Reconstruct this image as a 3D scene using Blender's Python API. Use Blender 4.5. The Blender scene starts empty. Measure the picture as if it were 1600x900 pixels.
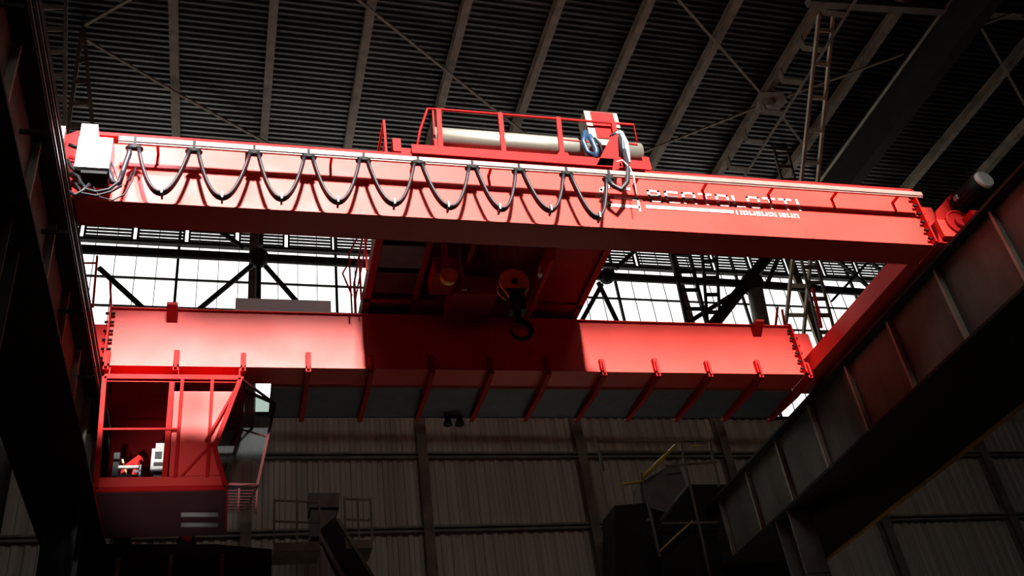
import bpy, math, random
from mathutils import Matrix, Vector
random.seed(4)
R = math.radians
C = bpy.context.scene.collection
SC = bpy.context.scene

# ------------------------------------------------------------------ camera
F = 1546.5
CAM = Vector((0, 0, 1.7))
MCAM = Matrix.Rotation(R(-18.691), 3, 'Z') @ Matrix.Rotation(R(90 + 35.108), 3, 'X') @ Matrix.Rotation(R(-8.957), 3, 'Z')
cd = bpy.data.cameras.new('camera'); cam = bpy.data.objects.new('camera', cd); C.objects.link(cam)
cd.sensor_width = 36; cd.lens = F * 36 / 1600; cd.clip_end = 300
cam.matrix_world = Matrix.Translation(CAM) @ MCAM.to_4x4()
SC.camera = cam
SC.view_settings.view_transform = 'Standard'; SC.view_settings.look = 'None'
SC.view_settings.gamma = 1; SC.view_settings.use_curve_mapping = False
SC.view_settings.exposure = 0.0

# ------------------------------------------------------------------ light
SKY = 2.2
world = bpy.data.worlds.new('world'); SC.world = world; world.use_nodes = True
bg = world.node_tree.nodes['Background']; bg.inputs[0].default_value = (1, .985, .96, 1); bg.inputs[1].default_value = SKY
SUN_EL = R(34.5)
def sun(strength):
    l = bpy.data.lights.new('sunlight', 'SUN'); l.energy = strength; l.angle = R(4.2); l.color = (1, .96, .90)
    o = bpy.data.objects.new('sunlight', l); C.objects.link(o)
    d = Vector((0.0, math.cos(SUN_EL), -math.sin(SUN_EL)))
    o.rotation_euler = d.to_track_quat('-Z', 'Y').to_euler(); o.location = (4, -6, 30)
sun(15)
def portal(loc, rot, sx, sy):
    l = bpy.data.lights.new('daylight_opening', 'AREA'); l.shape = 'RECTANGLE'; l.size = sx; l.size_y = sy
    l.cycles.is_portal = True
    o = bpy.data.objects.new('daylight_opening', l); C.objects.link(o); o.location = loc; o.rotation_euler = rot
ZR = 23.0; YW = 25.6; ROT = R(0.85)
portal((4.7, -2.3, ZR - .05), (0, 0, 0), 15, 8.2)
portal((9.3, YW + .1, 19.4), (R(90), 0, ROT), 28, 7.2)
# three unseen fill spots, added to brighten the crane's left end and cab
def spot(loc, target, energy, size, blend, radius, col=(1, .97, .93)):
    l = bpy.data.lights.new('floodlight_beam', 'SPOT'); l.energy = energy; l.spot_size = R(size); l.spot_blend = blend
    l.shadow_soft_size = radius; l.color = col
    o = bpy.data.objects.new('floodlight_beam', l); C.objects.link(o); o.location = loc
    o.rotation_euler = (Vector(target) - Vector(loc)).to_track_quat('-Z', 'Y').to_euler()
FILL_SPOTS = [((-.9, 5.6, 18.6), (-1.95, 12.1, 12.75), 11000, 15), ((0.2, 6.4, 18.2), (-1.7, 16.7, 12.35), 5500, 12), ((-1.6, 5.6, 3.0), (-1.2, 16.6, 9.45), 3000, 12)]
for a, b, e, s in FILL_SPOTS: spot(a, b, e, s, 1.0, .25, (.90, .87, 1))

# ------------------------------------------------------------------ helpers
def ray(x, y, b=False):
    d = MCAM @ Vector(((x - 800) / F, -(y - 450) / F, -1))
    return Matrix.Rotation(-ROT, 3, 'Z') @ d if b else d
def AZ(x, y, z, b=False): d = ray(x, y, b); return CAM + d * ((z - CAM.z) / d.z)
def AY(x, y, Y, b=False): d = ray(x, y, b); return CAM + d * (Y / d.y)
def AX(x, y, X, b=False): d = ray(x, y, b); return CAM + d * (X / d.x)

class MB:
    def __init__(s): s.v = []; s.f = []; s.sm = []
    def add(s, vs, fs, smooth=False):
        n = len(s.v); s.v += [Vector(v) for v in vs]; s.f += [tuple(i + n for i in f) for f in fs]; s.sm += [smooth] * len(fs); return s
    def box(s, x0, x1, y0, y1, z0, z1):
        return s.add([(x0,y0,z0),(x1,y0,z0),(x1,y1,z0),(x0,y1,z0),(x0,y0,z1),(x1,y0,z1),(x1,y1,z1),(x0,y1,z1)],
              [(0,3,2,1),(4,5,6,7),(0,1,5,4),(1,2,6,5),(2,3,7,6),(3,0,4,7)])
    def bar(s, a, b, w, h, up=(0, 0, 1)):
        a = Vector(a); b = Vector(b); d = (b - a).normalized(); u = Vector(up)
        if abs(d.dot(u)) > .98: u = Vector((0, 1, 0))
        r = d.cross(u).normalized(); u = r.cross(d)
        vs = [p + r * i * w / 2 + u * j * h / 2 for p in (a, b) for i, j in ((-1,-1),(1,-1),(1,1),(-1,1))]
        return s.add(vs, [(0,1,2,3),(7,6,5,4),(0,4,5,1),(1,5,6,2),(2,6,7,3),(3,7,4,0)])
    def tube(s, pts, r, n=10, cap=True):
        pts = [Vector(p) for p in pts]; rs = r if isinstance(r, (list, tuple)) else [r] * len(pts)
        vs = []; prev = None
        for i, p in enumerate(pts):
            d = (pts[min(i+1, len(pts)-1)] - pts[max(i-1, 0)]).normalized()
            if prev is None:
                u = Vector((0,0,1)) if abs(d.z) < .9 else Vector((0,1,0))
            else: u = prev
            x = d.cross(u).normalized(); u = x.cross(d).normalized(); prev = u
            for k in range(n):
                t = 2 * math.pi * k / n; vs.append(p + (x * math.cos(t) + u * math.sin(t)) * rs[i])
        fs = [(i*n+k, i*n+(k+1)%n, (i+1)*n+(k+1)%n, (i+1)*n+k) for i in range(len(pts)-1) for k in range(n)]
        s.add(vs, fs, True)
        if cap:
            m = len(pts) - 1; b = len(s.v) - len(vs)
            s.f += [tuple(b + k for k in reversed(range(n))), tuple(b + m*n + k for k in range(n))]; s.sm += [False, False]
        return s
    def ball(s, c, r, n=14, m=8, sz=1):
        c = Vector(c); vs = [c + Vector((0,0,r*sz))]
        for i in range(1, m):
            a = math.pi * i / m
            for k in range(n): t = 2*math.pi*k/n; vs.append(c + Vector((math.sin(a)*math.cos(t), math.sin(a)*math.sin(t), math.cos(a)*sz)) * r)
        vs.append(c - Vector((0,0,r*sz)))
        fs = [(0, 1+k, 1+(k+1)%n) for k in range(n)]
        fs += [(1+i*n+k, 1+(i+1)*n+k, 1+(i+1)*n+(k+1)%n, 1+i*n+(k+1)%n) for i in range(m-2) for k in range(n)]
        l = len(vs) - 1; fs += [(l, 1+(m-2)*n+(k+1)%n, 1+(m-2)*n+k) for k in range(n)]
        return s.add(vs, fs, True)
    def prism(s, poly, d):      # poly: 3-D outline, d: extrusion vector
        poly = [Vector(p) for p in poly]; d = Vector(d); n = len(poly)
        return s.add(poly + [p + d for p in poly], [tuple(range(n)), tuple(reversed(range(n, 2*n)))] + [(i, i+n, (i+1)%n+n, (i+1)%n) for i in range(n)])
    def ring(s, c, ax, r, tr, n=28, m=8, a0=0, a1=360):
        c = Vector(c); ax = Vector(ax).normalized(); u = ax.orthogonal().normalized()
        if abs(ax.y) > .9: u = Vector((1,0,0))
        w = ax.cross(u); full = abs(a1 - a0) >= 360
        P = [c + (u*math.cos(R(a0+(a1-a0)*i/n)) + w*math.sin(R(a0+(a1-a0)*i/n))) * r for i in range(n+1)]
        return s.tube(P, tr, m, not full)

def link(o, parent=None): C.objects.link(o); o.parent = parent; return o
def mesh(name, mb, mat, parent=None, b=False, origin=None):
    me = bpy.data.meshes.new(name)
    if parent is not None:
        off = Vector(parent.get('_org', (0,0,0)))
    else:
        if origin is None:
            n = len(mb.v); origin = Vector((sum(v.x for v in mb.v)/n, sum(v.y for v in mb.v)/n, min(v.z for v in mb.v)))
        off = Vector(origin)
    me.from_pydata([tuple(v - off) for v in mb.v], [], mb.f); me.update()
    me.polygons.foreach_set('use_smooth', mb.sm)
    import bmesh
    bm = bmesh.new(); bm.from_mesh(me); bmesh.ops.recalc_face_normals(bm, faces=bm.faces); bm.to_mesh(me); bm.free()
    me.materials.append(mat)
    o = bpy.data.objects.new(name, me); link(o, parent)
    if parent is None:
        o.location = (Matrix.Rotation(ROT, 3, 'Z') @ off) if b else off
        if b: o.rotation_euler.z = ROT
    ORG[o.name] = off
    o['_org'] = tuple(off)
    return o
ORG = {}
def tag(o, label=None, cat=None, group=None, kind=None):
    if label: o['label'] = label
    if cat: o['category'] = cat
    if group: o['group'] = group
    if kind: o['kind'] = kind
    return o
def thing(name, loc, label, cat, group=None, b=False):
    o = bpy.data.objects.new(name, None); link(o); o.empty_display_size = .3
    loc = Vector(loc); o['_org'] = tuple(loc)
    o.location = (Matrix.Rotation(ROT, 3, 'Z') @ loc) if b else loc
    if b: o.rotation_euler.z = ROT
    return tag(o, label, cat, group)
def struct(name, mb, mat, b=False, label=None): return tag(mesh(name, mb, mat, None, b), label, None, None, 'structure')

# ------------------------------------------------------------------ materials
def mat(name, col, rough=.6, metal=0, noise=0, scale=3, col2=None, coat=0, stretch=(1,1,1), spec=.5, bump=0):
    m = bpy.data.materials.new(name); m.use_nodes = True; N = m.node_tree.nodes; L = m.node_tree.links
    p = N['Principled BSDF']; p.inputs['Base Color'].default_value = (*col, 1)
    p.inputs['Roughness'].default_value = rough; p.inputs['Metallic'].default_value = metal
    p.inputs['Specular IOR Level'].default_value = spec
    if coat: p.inputs['Coat Weight'].default_value = coat; p.inputs['Coat Roughness'].default_value = .25
    tc = N.new('ShaderNodeTexCoord'); mp = N.new('ShaderNodeMapping'); mp.inputs['Scale'].default_value = stretch
    L.new(tc.outputs['Object'], mp.inputs[0])
    nz = N.new('ShaderNodeTexNoise'); nz.inputs['Scale'].default_value = scale; nz.inputs['Detail'].default_value = 6
    nz.inputs['Roughness'].default_value = .6; L.new(mp.outputs[0], nz.inputs[0])
    cr = N.new('ShaderNodeValToRGB'); c2 = col2 or tuple(c * (1 - noise) for c in col)
    cr.color_ramp.elements[0].position = .35; cr.color_ramp.elements[0].color = (*c2, 1)
    cr.color_ramp.elements[1].position = .65; cr.color_ramp.elements[1].color = (*col, 1)
    L.new(nz.outputs[0], cr.inputs[0]); L.new(cr.outputs[0], p.inputs['Base Color'])
    mr = N.new('ShaderNodeMapRange'); mr.inputs['To Min'].default_value = max(.02, rough - .08); mr.inputs['To Max'].default_value = min(1, rough + .1)
    L.new(nz.outputs[0], mr.inputs[0]); L.new(mr.outputs[0], p.inputs['Roughness'])
    if bump:
        bp = N.new('ShaderNodeBump'); bp.inputs['Strength'].default_value = bump; bp.inputs['Distance'].default_value = .02
        L.new(nz.outputs[0], bp.inputs['Height']); L.new(bp.outputs[0], p.inputs['Normal'])
    return m
GRED = mat('glossy_girder_paint', (.74, .056, .042), .40, noise=.10, scale=1.2, spec=.155, bump=.03)
RED = mat('red_paint', (.50, .010, .009), .6, noise=.12, scale=2, spec=.12)
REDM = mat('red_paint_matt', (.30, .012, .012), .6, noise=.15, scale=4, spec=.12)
WHITE = mat('white_lettering', (.92, .92, .88), .5, noise=.04)
CREAM = mat('cream_enamel', (.30, .27, .20), .4, noise=.06)
BOXW = mat('white_enamel', (.80, .80, .80), .4, noise=.05)
SILVER = mat('galvanised_steel', (.42, .40, .34), .38, metal=.6, noise=.15, scale=6, stretch=(.3, 4, 4))
RUST = mat('rusty_brown_steel', (.26, .20, .14), .75, noise=.45, scale=2.5, bump=.1)
STEEL = mat('dusty_grey_steel', (.21, .18, .145), .7, noise=.35, scale=2, bump=.1)
DARK = mat('dark_grimy_steel', (.026, .024, .021), .75, noise=.4, scale=2, spec=.2)
BRIGHT = mat('light_strut_paint', (.80, .70, .52), .6, noise=.2, scale=2)
PALE = mat('weathered_pale_steel', (.33, .29, .22), .7, noise=.4, scale=2.2)
WEB = mat('dusty_brown_web_plate', (.19, .175, .145), .8, noise=.5, scale=.9, spec=.25, stretch=(1, 1, .4))
STIFF = mat('dusty_stiffener_steel', (.50, .45, .35), .7, noise=.4, scale=1.5)
DECK = mat('roof_deck_sheet', (.105, .097, .09), .34, metal=.85, noise=.45, scale=1.5, stretch=(.3, 1, 1))
SIDING = mat('wall_siding_sheet', (.62, .55, .44), .6, noise=.35, scale=.9, stretch=(5, 1, .12))
FLOOR = mat('oily_concrete', (.028, .026, .024), .9, noise=.4, scale=.8)
CONC = mat('grey_column_paint', (.26, .25, .22), .75, noise=.4, scale=1.6)
RUBBER = mat('cable_rubber', (.012, .013, .02), .5, noise=.2)
BLUE = mat('blue_hose', (.015, .055, .12), .4, noise=.2)
BLACK = mat('black_paint', (.008, .008, .009), .6, noise=.3, spec=.2)
YELL = mat('yellow_paint', (.80, .72, .13), .5, noise=.3, scale=5)
YELR = mat('yellow_railing_paint', (.75, .55, .08), .5, noise=.2)
ORANGE = mat('orange_painted_beam', (.55, .22, .05), .6, noise=.35, scale=1.5)
BAYRED = mat('grimy_dark_red_paint', (.07, .010, .010), .65, noise=.2, scale=4, spec=.12)  # darker red with the shade on bay frame and footguard put into it
GRATE = mat('blue_grey_floor_plate', (.085, .115, .16), .6, noise=.3, scale=3)
PALEFAN = mat('pale_fan_cover', (.85, .82, .75), .55, noise=.1)
CONTROL = mat('light_grey_console', (.11, .115, .11), .5, noise=.1)
GREYBOX = mat('pale_grey_box', (.25, .26, .255), .55, noise=.08)
def glass(name, tint, gloss=.06):
    m = bpy.data.materials.new(name); m.use_nodes = True; N = m.node_tree.nodes; L = m.node_tree.links
    N.remove(N['Principled BSDF']); t = N.new('ShaderNodeBsdfTransparent'); t.inputs[0].default_value = (*tint, 1)
    g = N.new('ShaderNodeBsdfGlossy'); g.inputs['Roughness'].default_value = .05
    mx = N.new('ShaderNodeMixShader'); mx.inputs[0].default_value = gloss
    L.new(t.outputs[0], mx.inputs[1]); L.new(g.outputs[0], mx.inputs[2]); L.new(mx.outputs[0], N['Material Output'].inputs[0]); return m
PANE = glass('window_glass', (.96, .97, .97)); TINT = glass('tinted_cab_glass', (.50, .56, .53), .04)

# ------------------------------------------------------------------ setting
XL, XRW = -5.2, 31.0
m = MB()
P = .19; y = 7.0; prof = []
while y < YW + .3:
    prof += [(y, ZR), (y + .07, ZR), (y + .095, ZR + .07), (y + .165, ZR + .07)]; y += P
vs = [(x, yy, zz) for x in (XL, XRW) for yy, zz in prof]; n = len(prof)
m.add(vs, [(i, i+1, n+i+1, n+i) for i in range(n-1)])
m.box(XL, XRW, 7.0, YW + .4, ZR + .12, ZR + .2)
m.box(XL, XRW, -12, -6.5, ZR, ZR + .1); m.box(XL, -2.9, -6.5, 1.65, ZR, ZR + .1); m.box(12.6, XRW, -6.5, 1.65, ZR, ZR + .1); m.box(XL, XRW, 1.65, 7, ZR, ZR + .1)
struct('ceiling', m, DECK, True, 'dark ribbed metal roof deck')
m = MB().box(XL - .2, XRW + .2, -12.2, YW + .5, -.1, 0); struct('floor', m, FLOOR, True)
m = MB().box(XL - .2, XL, -12, YW + .4, 0, ZR); struct('wall_left', m, DARK, True)
m = MB().box(XRW, XRW + .2, -12, YW + .4, 0, ZR); struct('wall_right', m, DARK, True)
m = MB().box(XL, XRW, -12.2, -12, 0, ZR); struct('wall_back', m, DARK, True)
ZS = 15.90
m = MB(); x = XL; prof = []
while x < XRW:
    prof += [(x, YW), (x + .12, YW), (x + .15, YW + .05), (x + .27, YW + .05)]; x += .30
vs = [(a, b_, z) for z in (0, ZS) for a, b_ in prof]; n = len(prof)
m.add(vs, [(i, i+1, n+i+1, n+i) for i in range(n-1)])
m.box(XL, XRW, YW + .1, YW + .2, 0, ZS)
m.box(24.5, XRW, YW + .0, YW + .2, ZS, ZR)
struct('wall_far', m, SIDING, True, 'ribbed metal siding of the far end wall')
# window band
fr = MB(); xw1 = 24.5
xs = [AY(277, 420, YW, True).x, AY(525, 420, YW, True).x]; sp = xs[1] - xs[0]
x = xs[0] - sp
while x < xw1:
    fr.box(x - .04, x + .04, YW - .02, YW + .08, ZS, ZR)
    for k in range(1, 8): fr.box(x + k*sp/8 - .011, x + k*sp/8 + .011, YW + .02, YW + .05, ZS, ZR)
    x += sp
zt = AY(277, 436, YW, True).z
for z in (zt, zt - 1.05, zt - 2.1, zt - 3.15): fr.box(XL, xw1, YW, YW + .06, z - .03, z + .03)
fr.box(XL, xw1, YW - .03, YW + .1, ZS - .02, ZS + .08)
w = struct('window_1', MB().box(XL, xw1, YW + .05, YW + .06, ZS, ZR), PANE, True, 'wide band of glazing letting in white daylight')
w2 = mesh('window_frame', fr, DARK, w)
# roof opening curb
sk = MB()
for a in ((-2.95,-2.85,-6.5,1.65),(12.55,12.65,-6.5,1.65)): sk.box(*a, ZR - .1, ZR + .3)
for k in range(0, 2): sk.box(-2.9, 12.6, -6.5 + k*8.15 - .04, -6.5 + k*8.15 + .04, ZR, ZR + .12)
struct('window_2', sk, STEEL, True, 'steel curb and glazing bars of the roof light')
# gutter line under deck at the window
ZLN = AY(330, 386, YW, True).z
struct('trim_1', MB().box(XL, xw1, YW - .14, YW + .03, ZLN - .05, ZLN + .05), DARK, True, 'dark lintel between the tall glazing and the louvre strip above')
lv0 = AY(292, 372, YW - .05, True).x; lsp = AY(447, 378, YW - .05, True).x - lv0; lsp /= 2
lb = MB(); x = lv0 - 5 * lsp
while x < xw1:
    for e in (-.11, .05): lb.box(x + e, x + e + .06, YW - .12, YW - .05, ZLN, ZR - .02)
    z = ZLN + .12
    while z < ZR: lb.box(x + .11, x + lsp - .11, YW - .10, YW - .04, z, z + .055); z += .128
    x += lsp
struct('trim_2', lb, DARK, True, 'louvre slats and posts under the roof edge')

def where(x): return x
# ---- wall girts and columns
ZG1 = AY(800, 711, YW, True).z; ZG2 = AY(800, 823, YW, True).z
for i, (z, nm) in enumerate(((ZG1, 'upper'), (ZG2, 'lower'))):
    m = MB().box(XL, XRW, YW - .12, YW - .02, z - .14, z - .08).box(XL, XRW, YW - .16, YW - .02, z - .03, z + .03)
    tag(mesh('wall_girt', m, PALE, None, True), nm + ' of the two horizontal girts running along the far ribbed wall', 'beam', 'girts of the far wall')
cx = AY(660, 700, YW - .3, True).x; cs = (AY(908, 700, YW - .3, True).x - cx)
colname = {0: 'steel wall column in the middle of the far siding, below the walkway', 1: 'steel wall column right of the middle one on the far siding',
           2: 'steel wall column beside the dark hopper frame', 3: 'steel wall column seen just beneath the orange edged runway beam', 4: 'steel wall column nearest the right edge of the photo',
           -1: 'steel wall column on the far wall behind the operator cab'}
for k in (-1, 0, 1, 2, 3, 4):
    x = cx + k * cs
    m = MB().box(x - .14, x + .14, YW - .32, YW - .29, 0, ZR - .4).box(x - .012, x + .012, YW - .29, YW - .03, 0, ZR - .4).box(x - .14, x + .14, YW - .04, YW - .02, 0, ZS)
    tag(mesh('wall_column', m, RUST, None, True), colname[k], 'column', 'columns of the far wall')

# ---- purlins
p0 = AZ(272, 100, ZR - .3, True).x; p6 = AZ(1104, 100, ZR - .3, True).x; ps = (p6 - p0) / 6
names = ['leftmost', 'second', 'third', 'fourth', 'fifth', 'sixth', 'seventh', 'eighth', 'ninth', 'tenth', 'eleventh', 'twelfth', 'thirteenth', 'fourteenth']
for k in range(0, 12):
    x = p0 + k * ps; y0, y1 = 7.2, YW - .5
    m = MB().box(x - .11, x + .11, y0, y1, ZR - .30, ZR - .28).box(x - .008, x + .008, y0, y1, ZR - .28, ZR - .02).box(x - .11, x + .11, y0, y1, ZR - .02, ZR - .002)
    o = tag(mesh('roof_purlin', m, RUST, None, True), 'brown steel roof purlin, %s counted from the left under the deck' % names[k], 'beam', 'purlins under the roof deck')
    if k == 7:
        o['label'] = 'brown roof purlin doubled by a battened lower chord, eighth from the left'
        q = MB().bar((x + .55, 12, ZR - .75), (x + .55, 24, ZR - .75), .06, .06)
        mesh('lower_chord', q, RUST, o)
        for j in range(9):
            q = MB().box(x - .05, x + .6, 13 + j*1.25, 13.2 + j*1.25, ZR - .72, ZR - .69).box(x - .1, x - .06, 13 + j*1.25, 13.2 + j*1.25, ZR - .72, ZR - .29)
            mesh('batten_plate', q, RUST, o)
# ---- roof bracing rods
ZBR = ZR - .42
rods = [((548,-10),(765,165),'long diagonal brace rod rising to the upper middle of the roof'), ((765,165),(850,232),'short diagonal rod behind the trolley railing'),
        ((1050,-12),(1197,155),'diagonal rod running down to the roof gusset'), ((1000,240),(1197,162),'rod from the trolley up to the roof gusset'),
        ((1203,160),(1412,84),'rod running right from the roof gusset past the laced strut'), ((135,62),(275,145),'diagonal rod near the upper left corner'),
        ((275,145),(420,225),'fainter diagonal rod continuing down to the left part of the bridge'), ((205,-2),(132,40),'short rod at the top left corner'),
        ((1468,64),(1585,20),'short pale rod in the top right corner'), ((1515,12),(1602,165),'diagonal rod at the right edge of the roof'),
        ((1215,172),(1262,235),'short rod from the roof gusset down to the laced strut')]
for a, b_, l in rods:
    A = AZ(*a, ZBR, True); B_ = AZ(*b_, ZBR, True)
    tag(mesh('roof_brace_rod', MB().bar(A, B_, .075, .05), RUST, None, True), 'rusty ' + l, 'brace', 'brace rods under the roof')
g = AZ(1203, 160, ZBR - .05, True)
tag(mesh('gusset_plate', MB().prism([g + Vector(v) for v in ((-.5,-.35,0),(.2,-.45,0),(.55,-.1,0),(.4,.5,0),(-.3,.45,0))], (0,0,.04)).ball(g + Vector((0,0,.02)), .2, sz=.5), RUST, None, True),
    'rusty gusset plate where the roof rods meet, right of the trolley', 'plate')
# chord across top right
A = AY(1262, 3, 14.1, True); B_ = AY(1640, 26, 14.1, True)
tag(mesh('roof_chord', MB().bar(A, B_, .22, .22), STEEL, None, True), 'grey square chord crossing the top right corner', 'beam')
# big dark box beam along the hall
YC = 23.0
a = AZ(1420, 150, 19.2, True).x; zc = 19.2
xb0 = AZ(1372, 150, ZR - .05, True).x; zlow = AX(1440, 150, xb0, True).z; y9 = 21.6
bb = thing('deep_roof_girder', (xb0, 15, zlow), 'very deep black plate girder under the roof at upper right with pale conduit', 'beam', None, True)
mesh('web_plate', MB().box(xb0, xb0 + .03, 9, y9, zlow, ZR - .02), DARK, bb)
mesh('bottom_flange', MB().box(xb0 - .18, xb0 + .21, 9, y9, zlow - .04, zlow), DARK, bb)
xb0 -= .0; zc = ZR - .25
mesh('conduit_pipe', MB().tube([(xb0 - .06, 9, zc), (xb0 - .06, y9, zc)], .05, 8), PALE, bb)
# ---- end truss (tubular) in front of the glazing
def nd(x, y): return AY(x, y, YC, True)
n0, n1, n2, n3 = nd(110, 389), nd(404, 403), nd(948, 432), nd(1175, 444)
n4 = nd(1420, 462)
tr = thing('end_truss', (n1.x, YC, n1.z - 3), 'dark tubular truss with ball joint crossing in front of the far glazing', 'truss', None, True)
for a, b_ in ((nd(60, 386), n1), (n1, n2), (n2, n3), (n3, n4)): mesh('chord', MB().tube([a, b_], .135, 12), DARK, tr)
zb = nd(400, 575)
bl = [(155, 419, 268, 522), (393, 415, 255, 530), (415, 416, 520, 535), (940, 445, 885, 545), (935, 442, 985, 545), (382, 388, 300, 330), (407, 385, 411, 300), (404, 415, 403, 560),
      (962, 420, 1020, 365), (1150, 457, 1010, 545), (1200, 440, 1235, 360), (1180, 455, 1200, 560)]
for a, b0, c, d in bl:
    A, B_ = nd(a, b0), nd(c, d)
    mesh('web_member', MB().tube([A, B_], .075 if a not in (1180,) else .26, 10), DARK if a != 1180 else STEEL, tr)
for p, r_ in ((n1, .30), (n2, .26), (n3, .40)): mesh('ball_joint', MB().ball(p, r_), DARK, tr)
A, B_ = nd(110, 560), nd(1420, 600); mesh('bottom_chord', MB().tube([A, B_], .12, 12), DARK, tr)
tag(mesh('diagonal_tube', MB().tube([nd(1245, 345), nd(1168, 440), nd(1085, 545)], .19, 18), DARK, None, True), 'thick dark round tube slanting down left from the right truss joint', 'tube')

# ---- laced struts
def ladder(name, pa, pb, Y, rungs, mt, r, label, rw=.14):
    Y, YE = Y if isinstance(Y, tuple) else (Y, Y)
    a0, b0 = AY(*pa[0], Y, True), AY(*pb[0], Y, True); a1, b1 = AY(*pa[1], YE, True), AY(*pb[1], YE, True)
    t = thing(name, (min(a0.x, a1.x), Y, min(a0.z, a1.z)), label, 'strut', None, True)
    for u, v in ((a0, a1), (b0, b1)): mesh('chord', MB().bar(u, v, r*2, r*2, (0,1,0)), mt, t)
    for k in range(rungs):
        f = (k + .5) / rungs
        mesh('batten', MB().bar(a0.lerp(a1, f), b0.lerp(b1, f), .03, rw, (0,0,1)), mt, t)
ladder('laced_strut', ((1280, 20), (1222, 560)), ((1302, 22), (1252, 560)), (14.7, 22.7), 11, BRIGHT, .045, 'bright laced strut like a ladder hanging down behind the red lettering end of the girder')
ladder('laced_strut', ((1194, 172), (1290, 560)), ((1214, 172), (1315, 560)), 20.3, 17, RUST, .035, 'brown laced post dropping from the roof gusset behind the bridge')
ladder('laced_strut', ((1035, 330), (1085, 560)), ((1060, 330), (1118, 560)), 22.86, 8, DARK, .05, 'dark laced post seen between the girders, left of the thick diagonal tube')
ladder('laced_strut', ((1095, 370), (1110, 560)), ((1118, 370), (1128, 560)), 22.80, 7, DARK, .04, 'narrow dark laced post seen between the girders, nearest the truss joint')
ladder('laced_strut', ((62, -5), (98, 215)), ((103, -5), (101, 215)), 16.5, 6, PALE, .04, 'tapering laced strut in the top left corner beside the dark runway')
ladder('laced_strut', ((128, 50), (104, 215)), ((131, 45), (146, 215)), AZ(129, 47, ZR - .05, True).y, 5, RUST, .045, 'brown laced frame leg behind the white box in the top left corner')
for k in range(3):
    a, b_ = [((1300,400),(1365,455)),((1365,400),(1300,470)),((1345,395),(1395,440))][k]
    tag(mesh('cross_brace', MB().bar(AY(*a, 22.9, True), AY(*b_, 22.9, True), .12, .08), DARK, None, True),
        ['dark cross brace falling right beside the right end truck', 'dark cross brace rising right beside the right end truck', 'short dark brace tucked against the right end truck'][k], 'brace', 'cross braces beside the right end truck')

# ------------------------------------------------------------------ runway beams
def runway(side):
    if side > 0:
        xw, xi, xo, zt_, zb_ = 12.75, 12.5, 13.35, 11.78, 10.2; y0, y1 = 4, 25.3
        t = thing('runway_beam', (xw, 14, zb_), 'heavy dusty runway girder with vertical stiffeners on the right', 'beam')
        sy = [10.82 - 1.76*k for k in (3,2,1)] + [10.8 + 1.73*k for k in range(0, 9)]
    else:
        xw, xi, xo, zt_, zb_ = -2.82, -2.44, -3.5, 11.86, 10.8; y0, y1 = 4, 25.3
        t = thing('runway_beam', (xw, 14, zb_), 'dark dusty runway girder along the left edge', 'beam')
        sy = [5.6 + 1.73*k for k in range(0, 12)]
    s = side
    mesh('web_plate', MB().box(*sorted((xw, xw + s*.03)), y0, y1, zb_, zt_), WEB, t)
    mesh('top_flange', MB().box(*sorted((xi, xo)), y0, y1, zt_, zt_ + .06), DARK, t)
    mesh('bottom_flange', MB().box(*sorted((xw - s*.12, xw + s*(2.75 if s > 0 else 1.2))), y0, y1, zb_ - .06, zb_), DARK, t)
    mesh('crane_rail', MB().box(*sorted((xw + s*.06, xw + s*.13)), y0, y1, zt_ + .06, zt_ + .16), SILVER, t)
    for y in sy:
        mesh('stiffener', MB().box(*sorted((xw - s*.10, xw)), y - .03, y + .03, zb_, zt_), STIFF, t)
    return t
RB_ = runway(1); LB_ = runway(-1)
tag(mesh('edge_beam', MB().box(15.5, 15.62, 6, 25.3, 10.1, 10.42), ORANGE), 'long orange beam along the outer edge of the right runway', 'beam')
# bus bars on left runway
bus = thing('conductor_bars', (-2.46, 14, 11.6), 'bundle of shiny conductor bars along the left runway', 'power rail')
for k in range(4):
    mesh('conductor_bar', MB().box(-2.44 - .0*k, -2.425, 7, 20, 11.30 + k*.13, 11.33 + k*.13), SILVER if k % 2 else DARK, bus)
for y in range(8, 21, 2): mesh('bar_hanger', MB().box(-2.80, -2.445, y - .02, y + .02, 11.28, 11.34).box(-2.46, -2.44, y-.02, y+.02, 11.28, 11.78), DARK, bus)
for (x, y, w_, l, mt_) in ((13.0, 20.2, .62, 'pale grey steel column under the right runway beam, near the hopper', CONC), (13.0, 9.0, .6, 'steel column under the near part of the right runway beam', DARK),
                        (-3.2, 19.6, .6, 'dark steel column under the left runway beam', DARK), (-3.2, 11.2, .6, 'near dark steel column under the left runway beam', DARK)):
    z1 = 10.14 if x > 0 else 10.74
    m = MB().box(x - w_/2, x + w_/2, y - .03 - w_/2, y - w_/2, 0, z1).box(x - w_/2, x + w_/2, y + w_/2, y + w_/2 + .03, 0, z1).box(x - .02, x + .02, y - w_/2, y + w_/2, 0, z1)
    if mt_ is CONC:
        for z in (8.6, 6.6, 4.6): m.box(x - w_/2, x + w_/2, y - w_/2 - .05, y - w_/2 - .03, z, z + .06)
    tag(mesh('runway_column', m, mt_), l, 'column')

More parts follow.
